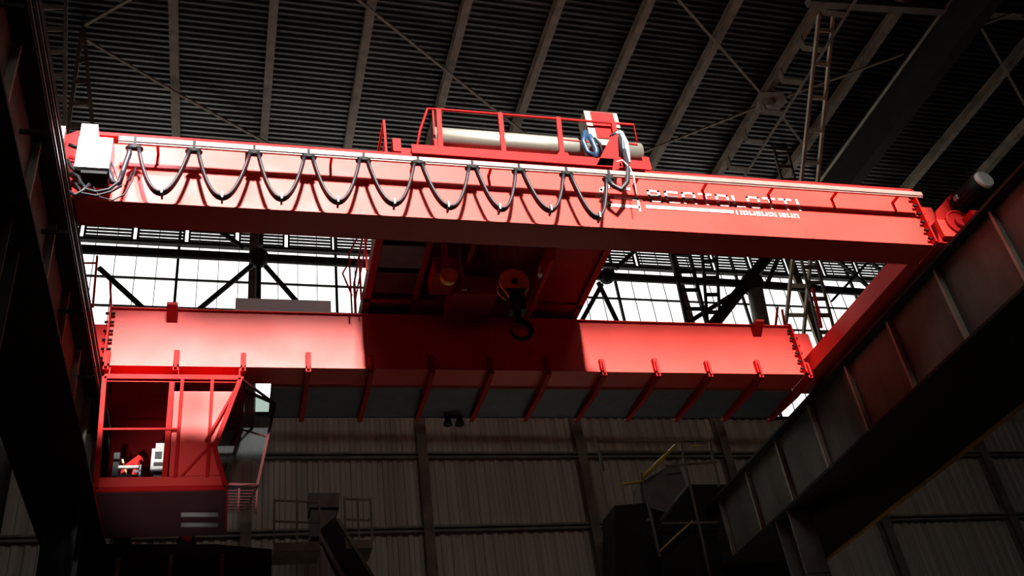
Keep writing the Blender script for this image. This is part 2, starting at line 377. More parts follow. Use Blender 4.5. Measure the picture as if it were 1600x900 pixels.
# ------------------------------------------------------------------ the crane bridge
YN, YNB, YF, YFB = 12.07, 12.62, 16.72, 17.27
ZB_, ZT = 12.0, 13.27
CR = thing('bridge_crane', (5, 14.4, 12.0), 'large glossy red double girder bridge crane with white lettering spanning the hall', 'crane')
x0n, x1n = -2.52, 12.46
gn = mesh('girder', MB().box(x0n, x1n, YN, YN + .012, ZB_, ZT).box(x0n, x1n, YNB - .012, YNB, ZB_, ZT).box(x0n, x1n, YN - .03, YNB + .03, ZB_ - .016, ZB_).box(x0n, x1n, YN - .05, YNB + .05, ZT, ZT + .02), GRED, CR)
gn['label'] = 'near red box girder carrying the lettering'
gf = mesh('girder', MB().box(-2.42, 12.12, YF, YF + .012, ZB_, ZT).box(-2.42, 12.12, YFB - .012, YFB, ZB_, ZT).box(-2.42, 12.12, YF - .03, YFB + .03, ZB_ - .016, ZB_).box(-2.42, 12.12, YF - .05, YFB + .05, ZT, ZT + .02), GRED, CR)
gf['label'] = 'far red box girder carrying the cab and walkway'
for g_, yy in ((gn, YN), (gf, YF)):
    mesh('trolley_rail', MB().box(-2.1, 12.0, yy + .22, yy + .29, ZT + .02, ZT + .10), STEEL, g_)
# lettering: strokes drawn on the near web plate
GL = {'B': [((0,0),(0,1)),((0,1),(.9,1)),((.9,1),(.9,.55)),((0,.52),(1,.52)),((1,.52),(1,0)),((0,0),(1,0))],
      'E': [((0,0),(0,1)),((0,1),(1,1)),((0,.5),(.9,.5)),((0,0),(1,0))],
      'R': [((0,0),(0,1)),((0,1),(1,1)),((1,1),(1,.45)),((0,.45),(1,.45)),((.55,.45),(1,0))],
      'T': [((0,1),(1,1)),((.5,1),(.5,0))], 'O': [((0,0),(0,1)),((0,1),(1,1)),((1,1),(1,0)),((0,0),(1,0))],
      'L': [((0,0),(0,1)),((0,0),(1,0))], 'I': [((.5,0),(.5,1))]}
lt = MB()
xs0, xs1, zl0, zl1 = 6.86, 9.90, 12.655, 12.93
word = 'BERTOLOTTI'; wd = [1,1,1,1,1,.85,1,1,1,.35]; tot = sum(wd) + .28*9; u = (xs1 - xs0) / tot; x = xs0
TH = .045
def stroke(mb, x0, z0, x1, z1, th, dep=.012):
    a = Vector((x0, YN - dep/2, z0)); b_ = Vector((x1, YN - dep/2, z1)); d = (b_ - a).normalized()
    mb.bar(a - d*th/2, b_ + d*th/2, dep, th, (0, 0, 1) if abs(d.z) < .9 else (1, 0, 0))
def stroke2(mb, x0, z0, x1, z1, th, dep=.012):
    a = Vector((x0, 0, z0)); b_ = Vector((x1, 0, z1)); d = (b_ - a).normalized(); p = Vector((-d.z, 0, d.x)) * th/2; e = d*th/2
    q = [a - e - p, b_ + e - p, b_ + e + p, a - e + p]
    for v in q: v.y = YN - .001
    mb.prism(q, (0, -dep, 0))
for ch, w_ in zip(word, wd):
    for (ax, az), (bx, bz) in GL[ch]:
        X0, X1 = x + TH/2, x + w_*u - TH/2
        sh = lambda px, pz: (X0 + (X1-X0)*px, zl0 + TH/2 + (zl1 - zl0 - TH)*pz)
        (p, q), (r_, s_) = sh(ax, az), sh(bx, bz); stroke2(lt, p, q, r_, s_, TH)
    x += (w_ + .28) * u
mesh('lettering', lt, WHITE, gn)['label'] = 'white block lettering'
ul = MB(); stroke2(ul, 6.80, 12.53, 8.42, 12.53, .07); mesh('lettering_underline', ul, WHITE, gn)
sm = MB(); x = 8.52; k = 0
while x < 9.80:
    w_ = (.085, .07, .09, .05)[k % 4]
    stroke2(sm, x, 12.485, x, 12.56, .028); stroke2(sm, x + w_, 12.485, x + w_, 12.56, .028)
    if k % 2: stroke2(sm, x, 12.56, x + w_, 12.56, .022)
    if k % 3: stroke2(sm, x, 12.49, x + w_, 12.49, .022)
    x += w_ + .055; k += 1
mesh('small_lettering', sm, WHITE, gn)
lg = MB()
def lp(pts, th):
    q = [AY(px, py, YN) for px, py in pts]
    for a, b_ in zip(q, q[1:]): stroke2(lg, a.x, a.z, b_.x, b_.z, th)
lp([(982, 296), (948, 292), (939, 297), (938, 304)], .055); lp([(932, 306), (950, 306)], .05); lp([(940, 308), (943, 317), (952, 321), (997, 324)], .065)
lp([(962, 308), (994, 311)], .055); lp([(993, 300), (1000, 330)], .035); lp([(1001, 312), (990, 312)], .05)
mesh('emblem', lg, WHITE, gn)['label'] = 'white hook shaped emblem'
# far girder clamps + walkway
for k in range(0, 13):
    x = -2.375 + 1.2155 * k
    m = MB().box(x - .05, x + .05, YF - .10, YF, 11.93, 12.30 if k % 2 else 12.26).box(x - .025, x + .025, YF - .15, YF - .10, 11.90, 12.2)
    m.prism([(x - .05, YF - .1, 11.985), (x - .05, 18.72, 11.985), (x - .05, 18.72, 11.90), (x - .05, 17.4, 11.80), (x - .05, YF - .1, 11.86)], (.1, 0, 0))
    mesh('walkway_bracket', m, RED, gf)
wk = mesh('walkway', MB().box(.60, 12.25, 17.42, 18.65, 11.99, 12.03), GRATE, CR); wk['label'] = 'blue grey plated walkway behind the far girder'
mesh('edge_angle', MB().box(.60, 12.25, 17.38, 17.42, 11.96, 12.05).box(.60, 12.25, 18.65, 18.68, 11.98, 12.12), STEEL, wk)
for k in range(0, 11):
    x = .82 + k * 1.14
    mesh('handrail_post', MB().bar((x, 18.6, 12.03), (x, 18.6, 13.1), .04, .04), RED, wk)
mesh('handrail', MB().tube([(.8, 18.6, 13.1), (12.25, 18.6, 13.1)], .022, 8).tube([(.8, 18.6, 12.6), (12.25, 18.6, 12.6)], .018, 8), RED, wk)
# joints on far girder face, top brackets
for px, py in ((268, 503), (1186, 522)):
    c = AY(px, py, YF - .1)
    m = MB().prism([(c.x - .1, YF, 13.26), (c.x - .1, YF - .3, 13.26), (c.x - .1, YF - .3, 13.2), (c.x - .1, YF, 12.98)], (.2, 0, 0))
    mesh('top_bracket', m, REDM, gf)
# bolted end plates
def bolts(g_, xc, yy, s):
    mesh('end_plate', MB().prism([(xc, yy - .13, ZB_ + .0), (xc, yy - .13, ZT), (xc, yy + .02, ZT + .12), (xc, yy + .6, ZT + .12), (xc, yy + .6, ZB_)], (.035*s, 0, 0)), RED, g_)
    for k in range(6):
        z = ZB_ + .12 + k*.2
        mesh('end_bolt', MB().tube([(xc - .07*s, yy - .06, z), (xc + .10*s, yy - .06, z)], .028, 6), BLACK, g_)
bolts(gn, 12.42, YN, 1); bolts(gn, -2.5, YN, -1); bolts(gf, 12.12, YF, 1); bolts(gf, -2.40, YF, -1)
# end trucks
et = mesh('end_truck', MB().box(12.28, 12.98, 12.64, 17.6, 12.02, 12.42).box(12.52, 12.98, 11.8, 12.64, 12.02, 12.42).box(12.46, 12.98, YN + .15, YNB, 12.42, 13.1).box(12.2, 12.6, YF, YFB, 12.42, 13.1), GRED, CR)
et['label'] = 'right end truck'
et2 = mesh('end_truck', MB().box(-3.1, -2.62, 11.55, 17.9, 12.05, 12.42).box(-3.0, -2.53, YN + .14, YNB, 12.2, 13.0).box(-3.0, -2.44, YF + .14, YFB, 12.2, 13.0), RED, CR)
et2['label'] = 'left end truck'
for e_, xx in ((et, 12.845), (et2, -2.915)):
    for yy in (12.0, 17.1):
        mesh('travel_wheel', MB().tube([(xx - .05, yy, 12.16), (xx + .05, yy, 12.16)], .2, 24), DARK, e_)
# right drive: gusset, gearbox ring, motor along -Y
q = [AY(*p, 11.9) for p in ((1462, 330), (1488, 300), (1496, 316), (1512, 322), (1516, 345), (1500, 372), (1478, 380), (1468, 378))]
mesh('drive_gusset', MB().prism(q, (0, .05, 0)), RED, et)
c = AY(1500, 348, 11.78)
mesh('gearbox', MB().tube([c, c + Vector((0, .35, 0))], .27, 24).ring(c, (0,1,0), .27, .03).tube([c - Vector((0,.06,0)), c], .12, 18), RED, et)
a = AY(1540, 277, 10.95); a2 = AY(1507, 322, 11.75)
dv = Vector((a2.x - a.x, a2.y - a.y, 0)); cc = Vector((a2.x, 11.78, a2.z)); ms = Vector((a2.x + .0, 11.2, a2.z + .0))
mc = AY(1536, 283, 11.15); me_ = Vector((mc.x - .06, 11.85, mc.z - .02))
dm = mesh('drive_motor', MB().tube([mc, me_], .205, 24), BLACK, et)
for k in range(16):
    t_ = 2*math.pi*k/16; o_ = Vector((math.cos(t_), 0, math.sin(t_))) * .21
    mesh('cooling_fin', MB().bar(mc + o_ + Vector((0,.15,0)), me_ + o_ - Vector((0,.1,0)), .02, .02), BLACK, dm)
mesh('fan_cover', MB().tube([mc - Vector((0,.07,0)), mc - Vector((0,.05,0)), mc + Vector((0,.08,0))], [.17, .19, .2], 24), PALEFAN, dm)
mesh('terminal_box', MB().box(mc.x - .28, mc.x - .19, 11.6, 11.7, mc.z - .06, mc.z + .04), GREYBOX, dm)
mesh('motor_mount', MB().box(mc.x - .22, mc.x + .18, 11.84, 12.0, mc.z - .22, mc.z + .2).box(13.0, mc.x + .1, 11.88, 11.96, 12.1, mc.z), RED, et)
c = AY(1522, 335, 11.5); mesh('buffer', MB().box(c.x - .09, c.x + .11, 11.45, 11.9, c.z - .1, c.z + .06), RED, et)
# festoon rail
YR, ZRL = 11.74, 12.966
fr_ = mesh('festoon_rail', MB().box(-1.9, 12.38, YR - .03, YR + .03, ZRL - .045, ZRL + .045).box(-1.9, 12.38, YR - .012, YR + .012, ZRL - .075, ZRL - .045), mat('pale_rail_steel', (.40, .20, .17), .4, noise=.15), CR)
fr_['label'] = 'pale festoon rail'
for k in range(11):
    x = -1.35 + k * 1.33
    mesh('rail_bracket', MB().box(x - .02, x + .02, YR, YN, ZRL + .01, ZRL + .05).box(x - .02, x + .02, YN - .03, YN, ZRL - .17, ZRL + .05), RED, fr_)
# girder top walkway kerb above the rail
mesh('top_kerb', MB().box(x0n, x1n, YN - .10, YN - .05, ZT - .02, ZT + .05), RED, CR)
c = AY(592, 232, YN + .1); mesh('end_stop', MB().box(c.x - .06, c.x + .05, YN + .08, YN + .22, ZT + .02, ZT + .22).tube([(c.x - .12, YN + .15, ZT + .14), (c.x + .1, YN + .15, ZT + .14)], .04), RED, CR)
# left electrical boxes
def pb(name, px0, py0, px1, py1, Y, dep, mt_, par):
    a = AY(px0, py0, Y); b_ = AY(px1, py1, Y); return mesh(name, MB().box(a.x, b_.x, Y, Y + dep, b_.z, a.z), mt_, par)
eb = pb('electrical_box', 124, 212, 170, 263, 11.5, .36, BOXW, CR); eb['label'] = 'white electrical box'
pb('box_lid', 128, 193, 151, 212, 11.52, .2, BOXW, eb)
a = AY(124, 263, 11.5); b_ = AY(170, 263, 11.5)
mesh('cable_gland_plate', MB().box(a.x + .02, b_.x - .02, 11.53, 11.84, a.z - .05, a.z), BLACK, eb)
mesh('box_bracket', MB().box(a.x, a.x + .05, 11.84, YN, a.z, a.z + .4).box(b_.x - .06, b_.x - .02, 11.84, YN, a.z, a.z + .4), RED, eb)
pb('limit_switch', 87, 196, 98, 222, 11.5, .1, BOXW, CR)
mesh('drive_gusset', MB().prism([AY(*p, 11.75) for p in ((100, 212), (122, 204), (126, 300), (112, 306), (102, 296))], (0, .06, 0)), RED, et2)
c = AY(110, 268, 11.7); mesh('gearbox', MB().tube([c, c + Vector((0, .3, 0))], .2, 20).ring(c, (0,1,0), .2, .025), REDM, et2)
for pts, r_ in (([(124,282),(135,296),(150,300),(170,296),(186,284),(192,268)], .025), ([(118,286),(128,302),(150,306),(172,300),(190,290)], .02), ([(146,292),(156,308),(176,313),(194,304),(207,282),(212,262)], .012), ([(108,300),(118,305),(130,298),(140,288)], .03), ([(170,250),(178,262),(184,280),(196,292),(206,270)], .014)):
    mesh('loose_cable', MB().tube([AY(px, py, 11.6) for px, py in pts], r_, 8), RUBBER, CR)
for pts in ([(112,270),(122,276),(126,284),(124,290)], [(105,250),(112,262),(120,270),(126,270)], [(108,226),(118,230),(126,228)]):
    mesh('loose_cable', MB().tube([AY(px, py, 11.6) for px, py in pts], .03, 8), BLACK, CR)
# grey box on the walkway, red posts
g0 = AY(368, 474, 17.9); g1 = AY(516, 490, 17.9)
mesh('walkway_box', MB().box(g0.x, g1.x, 17.7, 18.1, 12.9, g0.z), BOXW, CR)
for a, b_ in (((152,400),(145,480)),((172,440),(174,484)),((1270,450),(1283,512)),((1215,480),(1212,508)),((1222,484),(1226,508))):
    mesh('railing_post', MB().bar(AY(*a, 16.95), AY(*b_, 16.95), .07 if a[0] == 1270 else .04, .05), RED, CR)
mesh('railing_rail', MB().bar(AY(124, 411, 16.9), AY(152, 411, 16.9), .03, .03), RED, CR)

# ---- operator cab (part of the bridge), beams in plane YCB
YC1, YC2 = 16.62, 18.55
cab = mesh('operator_cab', MB().prism([AY(*p, YC1) for p in ((163,587),(378,589),(378,598),(163,596))], (0, .06, 0)), RED, CR); cab['label'] = 'operator cab hanging from the left of the far girder'
XL_, XR_ = -2.37, .04; ZC1, ZC0 = 11.735, 9.46
def c3(px, py, Y=YC1): return AY(px, py, Y)
def offset(v, Y): return Vector((v.x, Y, v.z))
A0, A1, A2, A3 = Vector((-2.37, 0, 11.68)), Vector((.02, 0, 11.68)), Vector((-.39, 0, 10.25)), Vector((-.17, 0, 9.46)); A4 = Vector((-2.28, 0, 9.46))
for Y in (YC1, YC2):
    m = MB()
    for a, b_ in ((A0, A4), (A0, A1), (A1, A2), (A2, A3), (A4, A3)): m.bar(offset(a, Y), offset(b_, Y), .08, .08, (0, 1, 0))
    mesh('side_frame', m, RED, cab)
for a in (A0, A1, A2, A3, A4): mesh('cross_beam', MB().bar(offset(a, YC1), offset(a, YC2), .07, .07), RED, cab)
mesh('lower_side_beam', MB().prism([offset(Vector((-2.29,0,9.46)), YC1 - .03), offset(Vector((-.18,0,9.46)), YC1 - .03), offset(Vector((-.26,0,9.68)), YC1 - .03), offset(Vector((-2.28,0,9.68)), YC1 - .03)], (0, .05, 0)), GRED, cab)
pp = [(-1.13, 9.6), (-.24, 9.6), (-.42, 10.25), (-.06, 11.42), (-1.15, 11.42)]
mesh('side_panel', MB().prism([(a, YC1 + .03, b_) for a, b_ in pp], (0, .012, 0)), GRED, cab)
for x, z0 in ((-1.02, 9.65), (-.49, 9.65)): mesh('frame_post', MB().bar((x, YC1 - .005, z0), (x, YC1 - .005, 11.65), .06, .06), RED, cab)
mesh('frame_post', MB().bar((-1.2, YC1 + .02, 9.68), (-1.2, YC1 + .02, 11.6), .09, .04), RED, cab)
mesh('diagonal_brace', MB().bar((-.42, YC1 - .02, 10.33), (-.92, YC1 - .02, 9.68), .035, .05, (0,1,0)), RED, cab)
mesh('diagonal_brace', MB().bar((-.0, YC1 - .02, 11.6), (-.55, YC1 - .02, 10.35), .04, .06, (0,1,0)), RED, cab)
mesh('window_bar', MB().bar((-2.33, YC1, 10.62), (-1.05, YC1, 10.62), .035, .035), RED, cab)
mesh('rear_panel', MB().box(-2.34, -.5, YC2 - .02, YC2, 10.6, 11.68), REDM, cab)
mesh('cab_roof', MB().box(-2.37, .02, YC1, YC2, 11.70, 11.76), RED, cab)
mesh('cab_floor', MB().box(-2.28, -.17, YC1, YC2, 9.40, 9.45), mat('dirty_red_floor', (.06, .008, .008), .8), cab)  # red darkened so the underside reads as shade despite the added cab spot
mesh('cab_hanger', MB().box(-2.4, -2.3, YF, YFB, 11.7, 12.0).box(-1.2, -1.1, YF, YFB, 11.7, 12.0).box(-.02, .07, YF, YFB, 11.7, 12.0), RED, cab)
# glazed bay at the front right
YB = 17.9
B0, B1, B2, B3 = AY(378, 608, YB), AY(430, 631, YB), AY(402, 758, YB), AY(352, 757, YB)
m = MB()
for a, b_ in ((B0, B1), (B1, B2), (B2, B3)): m.bar(a, b_, .05, .05, (0,1,0))
for k in (.42,): m.bar(B0.lerp(B3, k), B1.lerp(B2, k), .025, .025, (0,1,0))
m.bar(offset(A1, YC1), B1, .04, .04); m.bar(offset(A3, YC1), B2, .04, .04)
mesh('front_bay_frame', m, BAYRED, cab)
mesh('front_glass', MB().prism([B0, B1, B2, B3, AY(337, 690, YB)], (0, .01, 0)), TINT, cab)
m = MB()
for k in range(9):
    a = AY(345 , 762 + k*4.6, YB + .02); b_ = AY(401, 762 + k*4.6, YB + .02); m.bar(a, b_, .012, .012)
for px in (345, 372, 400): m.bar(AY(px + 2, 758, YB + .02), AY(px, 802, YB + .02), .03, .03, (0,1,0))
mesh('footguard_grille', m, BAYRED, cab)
for y in (804, 820): mesh('underside_pipe', MB().tube([AZ(283, y, 9.34), AZ(341, y, 9.34)], .045, 10), PALE, cab)

# things inside the cab
cc_ = thing('control_console', (-1.4, 17.5, 9.9), 'light grey control cabinet standing inside the cab', 'console')
a = AY(238, 697, 17.3); b_ = AY(258, 735, 17.3)
mesh('housing', MB().box(a.x, b_.x, 17.3, 17.6, b_.z, a.z - .05).box(a.x + .06, b_.x - .02, 17.3, 17.55, a.z - .05, a.z + .06), CONTROL, cc_)
mesh('screen', MB().box(a.x + .06, a.x + .18, 17.285, 17.3, a.z - .25, a.z - .12), BLACK, cc_)
mesh('switch_row', MB().box(a.x + .05, b_.x - .05, 17.285, 17.3, b_.z + .1, b_.z + .16), DARK, cc_)
mesh('pedestal', MB().box(a.x + .06, b_.x - .06, 17.35, 17.55, 9.45, b_.z), DARK, cc_)
st = thing('operator_seat', (-1.85, 17.3, 9.45), 'dark operator seat inside the cab, left of the grey console', 'seat')
mesh('seat_cushion', MB().box(-2.05, -1.62, 17.1, 17.55, 9.86, 9.98), BLACK, st)
mesh('backrest', MB().box(-2.12, -2.02, 17.12, 17.53, 9.96, 10.42), BLACK, st)
mesh('seat_pedestal', MB().tube([(-1.83, 17.32, 9.45), (-1.83, 17.32, 9.86)], .06), DARK, st)
mesh('armrest', MB().box(-2.02, -1.68, 17.05, 17.1, 10.08, 10.13), SILVER, st)
mesh('lever_stand', MB().box(-1.66, -1.63, 17.0, 17.04, 9.75, 10.12).box(-1.75, -1.63, 17.0, 17.04, 9.98, 10.01).box(-1.75, -1.62, 17.0, 17.05, 9.72, 9.76), BOXW, st)
tag(mesh('jointed_arm', MB().bar((-2.1, 17.8, 10.3), (-1.7, 17.6, 10.55), .1, .12).bar((-1.75, 17.6, 10.5), (-1.8, 17.5, 10.1), .06, .06), REDM), 'red jointed control arm inside the cab above the seat', 'arm')
tag(mesh('yellow_lever', MB().bar((-1.98, 17.2, 10.32), (-1.88, 17.2, 10.02), .03, .03), YELR), 'yellow lever beside the operator seat in the cab', 'lever')

# ------------------------------------------------------------------ festoon
pk = [(210,232),(303,237),(397,241),(482,246),(568,251),(653,256),(738,263),(811,268),(885,273),(952,280)]
tg = [(253,303),(347,310),(440,312),(528,317),(616,320),(700,325),(780,328),(860,330),(936,341)]
fc = thing('festoon_cable', (5, YR, 12.3), 'black festoon cable hanging in nine loops in front of the near girder', 'cable')
YFEST = YR - .0
for i in range(9):
    a = AY(*pk[i], YFEST); b_ = AY(*pk[i+1], YFEST); c = AY(*tg[i], YFEST)
    ax, bx = a.x + .07, b_.x - .07; az, bz = a.z - .03, b_.z - .03; cz = c.z + .03
    for j, dy in enumerate((-.035, .0, .035)):
        P_ = []
        for k in range(25):
            t = k / 24; s = abs(2*t - 1) ** 2.1
            xx = ax + (bx - ax) * (t + .0)
            top = az * (1-t) + bz * t
            P_.append((xx, YFEST + dy, cz + (top - cz) * s - (0 if j == 1 else .012)))
        if j == 0: lo = mesh('cable_loop', MB().tube(P_, .026, 8), RUBBER, fc)
        else: mesh('cable_strand', MB().tube(P_, .026, 8), RUBBER, lo)
    mesh('cable_clamp', MB().box(c.x - .015, c.x + .015, YFEST - .08, YFEST + .08, cz - .07, cz + .05), GREYBOX, lo)
a = AY(*pk[0], YFEST)
P_ = [AY(168, 262, 11.62), AY(176, 285, 11.65), AY(186, 288, 11.7), AY(194, 262, YFEST), AY(202, 240, YFEST), (a.x - .07, YFEST, a.z - .03)]
mesh('cable_loop', MB().tube(P_, .04, 8), RUBBER, fc)
b_ = AY(*pk[9], YFEST)
P_ = [(b_.x - .03, YFEST, b_.z), AY(958, 290, 11.72), AY(970, 297, 11.7), AY(980, 285, 11.7), AY(981, 262, 11.75), AY(975, 235, 11.9)]
mesh('cable_loop', MB().tube(P_, .045, 8), RUBBER, fc)
pos = ['first', 'second', 'third', 'fourth', 'fifth', 'sixth', 'seventh', 'eighth', 'ninth', 'tenth']
for i, p in enumerate(pk):
    c = AY(*p, YFEST)
    t = thing('cable_carriage', (c.x, YFEST, c.z - .06), 'small dark cable carriage on the festoon rail, %s from the white box' % pos[i], 'carriage', 'cable carriages on the festoon rail')
    m = MB().tube([(c.x - .09, YFEST, c.z - .03), (c.x - .05, YFEST, c.z + .02), (c.x + .05, YFEST, c.z + .02), (c.x + .09, YFEST, c.z - .03)], .055, 8)
    mesh('saddle', m, BLACK, t)
    mesh('hanger', MB().box(c.x - .02, c.x + .02, YFEST - .05, YFEST - .035, c.z - .02, ZRL + .03), BLACK, t)

# ------------------------------------------------------------------ trolley
ZD = 13.39
TR = thing('crane_trolley', (4.7, 14.4, 13.37), 'red hoisting trolley with guard rail, silver drum and control box riding on the two girders', 'trolley')
x0, x1 = 2.36, 7.05
fm = MB()
fm.box(x0, x0 + .14, 12.0, 17.45, ZD, ZD + .30).box(x1 - .14, x1, 12.0, 17.45, ZD, ZD + .30)
for yy in (12.2, 12.75, 16.3, 17.2): fm.box(x0, x1, yy, yy + .12, ZD, ZD + .28)
for xx in (3.35, 4.2, 5.9): fm.box(xx, xx + .10, 12.3, 17.2, ZD, ZD + .26)
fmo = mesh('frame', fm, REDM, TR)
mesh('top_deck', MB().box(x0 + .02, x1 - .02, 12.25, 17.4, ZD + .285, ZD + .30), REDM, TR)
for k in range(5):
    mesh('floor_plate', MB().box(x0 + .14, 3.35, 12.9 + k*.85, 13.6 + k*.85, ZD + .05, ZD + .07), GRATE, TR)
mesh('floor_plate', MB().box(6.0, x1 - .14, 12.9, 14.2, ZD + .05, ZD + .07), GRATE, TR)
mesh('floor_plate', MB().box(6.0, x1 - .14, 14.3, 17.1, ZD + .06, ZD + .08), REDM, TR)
for xx in (2.9, 6.5):
    for yy in (YN + .255, YF + .255): mesh('wheel', MB().tube([(xx, yy - .05, ZD + .13), (xx, yy + .05, ZD + .13)], .15, 24), DARK, TR)
mesh('front_platform', MB().box(2.66, 6.88, 11.93, 12.2, 13.36, 13.44).box(2.66, 6.88, 11.92, 11.94, 13.30, 13.50).box(6.5, 7.0, 11.95, 12.0, 13.32, 13.5), RED, TR)
# front guard rail
YG = 11.97
gr = mesh('guard_rail', MB().tube([AY(p, q, YG) for p, q in ((650, 238), (656, 205), (668, 170))] + [AY(686, 171, YG), AY(990, 195, YG), AY(995, 222, YG)], .022, 8), RED, TR)
for pa, pb_ in (((685, 172), (689, 240)), ((781, 177), (788, 246)), ((872, 184), (879, 250)), ((958, 192), (968, 250))):
    mesh('guard_post', MB().bar(AY(*pa, YG), AY(*pb_, YG), .085, .05, (0, 1, 0)), RED, gr)
mesh('guard_post', MB().bar(AY(676, 171, YG + .4), AY(679, 215, YG + .4), .03, .03), RED, gr)
mesh('mid_rail', MB().bar(AY(876, 218, YG), AY(920, 222, YG), .02, .02).bar(AY(978, 224, YG), AY(996, 226, YG), .03, .03), RED, gr)
# side railing, far half
gl = mesh('side_rail', MB().tube([(x0 - .05, 12.4, 14.5), (x0 - .05, 17.3, 14.5)], .022, 8).tube([(x0 - .05, 12.4, 14.0), (x0 - .05, 17.3, 14.0)], .018, 8), RED, TR)
for k in range(6):
    yy = 12.4 + k*.98; mesh('rail_post', MB().bar((x0 - .05, yy, ZD), (x0 - .05, yy, 14.5), .04, .04), RED, gl)
gl2 = mesh('side_rail', MB().tube([(x0 - .25, 16.2, 13.4), (x0 - .3, 17.2, 14.7), (x0 - .05, 17.6, 15.4)], .02, 8).tube([(x0 - .1, 17.4, 13.2), (x0 - .12, 17.4, 15.4), (x0+.1, 17.4, 15.9)], .02, 8), RED, TR)
# drum
yd, zd = 12.75, 14.45
d0 = AY(672, 218, yd); d1 = AY(1000, 243, yd)
dr = mesh('rope_drum', MB().tube([(d0.x, yd, d0.z), (d0.x + .02, yd, d0.z), (d1.x - .02, yd, d1.z), (d1.x, yd, d1.z)], [.20, .235, .235, .20], 32), SILVER, TR)
mesh('drum_support', MB().box(d0.x + .02, d0.x + .1, yd - .2, yd + .2, ZD + .28, d0.z - .18).box(d1.x - .5, d1.x - .4, yd - .2, yd + .2, ZD + .28, d1.z - .2), RED, TR)
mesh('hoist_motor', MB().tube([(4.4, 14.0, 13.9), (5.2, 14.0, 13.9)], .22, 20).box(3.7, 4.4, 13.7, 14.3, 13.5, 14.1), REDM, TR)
mesh('drive_block', MB().box(d0.x + .1, d0.x + .55, 12.1, 12.4, 13.44, 13.62), RED, TR)
c = AY(876, 240, 12.0); mesh('lifting_lug', MB().prism([(c.x - .15, 11.93, 13.4), (c.x + .18, 11.93, 13.4), (c.x + .1, 11.93, 13.58), (c.x - .06, 11.93, 13.58)], (0, .03, 0)), RED, TR)
# control box with red doors
a = AY(912, 174, 12.05); b_ = AY(962, 228, 12.05)
kx0, kx1, kz0, kz1 = a.x, a.x + .66, b_.z - .0, a.z + .02
bx = mesh('control_box', MB().box(kx0, kx1, 12.05, 12.4, kz0, kz1), CREAM, TR); bx['label'] = 'cream control box with red doors'
mesh('box_door', MB().box(kx0 + .14, kx1 - .09, 12.035, 12.05, kz0 + .16, (kz0+kz1)/2 - .015), RED, bx)
mesh('box_door', MB().box(kx0 + .12, kx1 - .09, 12.035, 12.05, (kz0+kz1)/2 + .015, kz1 - .02), RED, bx)
mesh('box_leg', MB().box(kx0 + .05, kx0 + .1, 12.1, 12.3, 13.44, kz0).box(kx1 - .1, kx1 - .05, 12.1, 12.3, 13.44, kz0), RED, bx)
for pts, mt_, r_ in (([(915,206),(911,222),(918,238),(930,245)], BLUE, .05), ([(920,212),(926,222),(932,236),(930,248)], BLUE, .055), ([(928,216),(938,226),(942,244)], BLACK, .03),
                   ([(958,212),(966,206),(972,216),(974,240),(976,262)], BLUE, .04), ([(962,210),(970,208),(978,224),(982,256)], BOXW, .05), ([(955,214),(962,206),(968,216),(970,246)], BLACK, .04), ([(912,196),(909,206),(914,220)], BLACK, .02)):
    mesh('hose', MB().tube([AY(px, py, 11.95) for px, py in pts], r_, 8), mt_, TR)
mesh('cable_arm', MB().prism([AY(*p, 11.92) for p in ((932, 258), (950, 222), (958, 206), (966, 210), (964, 240), (972, 260))], (0, .05, 0)).prism([AY(*p, 11.85) for p in ((960, 245), (970, 245), (966, 272), (956, 272))], (0, .04, 0)), RED, TR)
mesh('cable_tie', MB().tube([AY(p, q, 11.72) for p, q in ((963, 253), (972, 250), (984, 262), (990, 275), (995, 305))], .012, 6), BOXW, TR)
# sheave, sensor, under-trolley bits
for px, py, r_, mt_ in ((702, 430, .15, YELL),):
    c = AY(px, py, 13.8 + .5); mesh('deflection_sheave', MB().tube([c, c + Vector((0, .12, 0))], r_, 22).ring(c, (0,1,0), r_, .02).tube([c - Vector((0,.02,0)), c], .05), mt_, TR)
    mesh('sheave_bracket', MB().box(c.x - .05, c.x + .05, c.y + .12, c.y + .18, c.z - .1, ZD + .12), REDM, TR)
c = AY(848, 425, 14.9); mesh('limit_switch', MB().tube([c + Vector((-.05,0,-.1)), c + Vector((0,0,.12)), c + Vector((.03,0,.3))], [.07,.06,.015], 10), BOXW, TR)
c = AY(829, 476, 15.8); mesh('warning_lamp', MB().ball(c, .13, sz=.8).box(c.x-.03, c.x+.03, c.y-.03, c.y+.03, c.z, ZD + .2), RED, TR)
c = AY(726, 450, 14.6); mesh('sensor', MB().box(c.x - .05, c.x + .05, c.y, c.y + .05, c.z - .03, c.z + .04).box(c.x-.02, c.x+.02, c.y+.01, c.y+.04, c.z, ZD+.1), GREYBOX, TR)
mesh('hoist_gearbox', MB().box(4.0, 4.9, 15.4, 16.4, 12.95, 13.4).box(3.55, 4.0, 14.9, 15.6, 13.05, 13.45), REDM, TR)
mesh('side_girder', MB().prism([(5.7, 14.3, 13.0), (5.7, 16.6, 13.0), (5.7, 16.9, 13.42), (5.7, 13.9, 13.42)], (.08, 0, 0)), RED, TR)

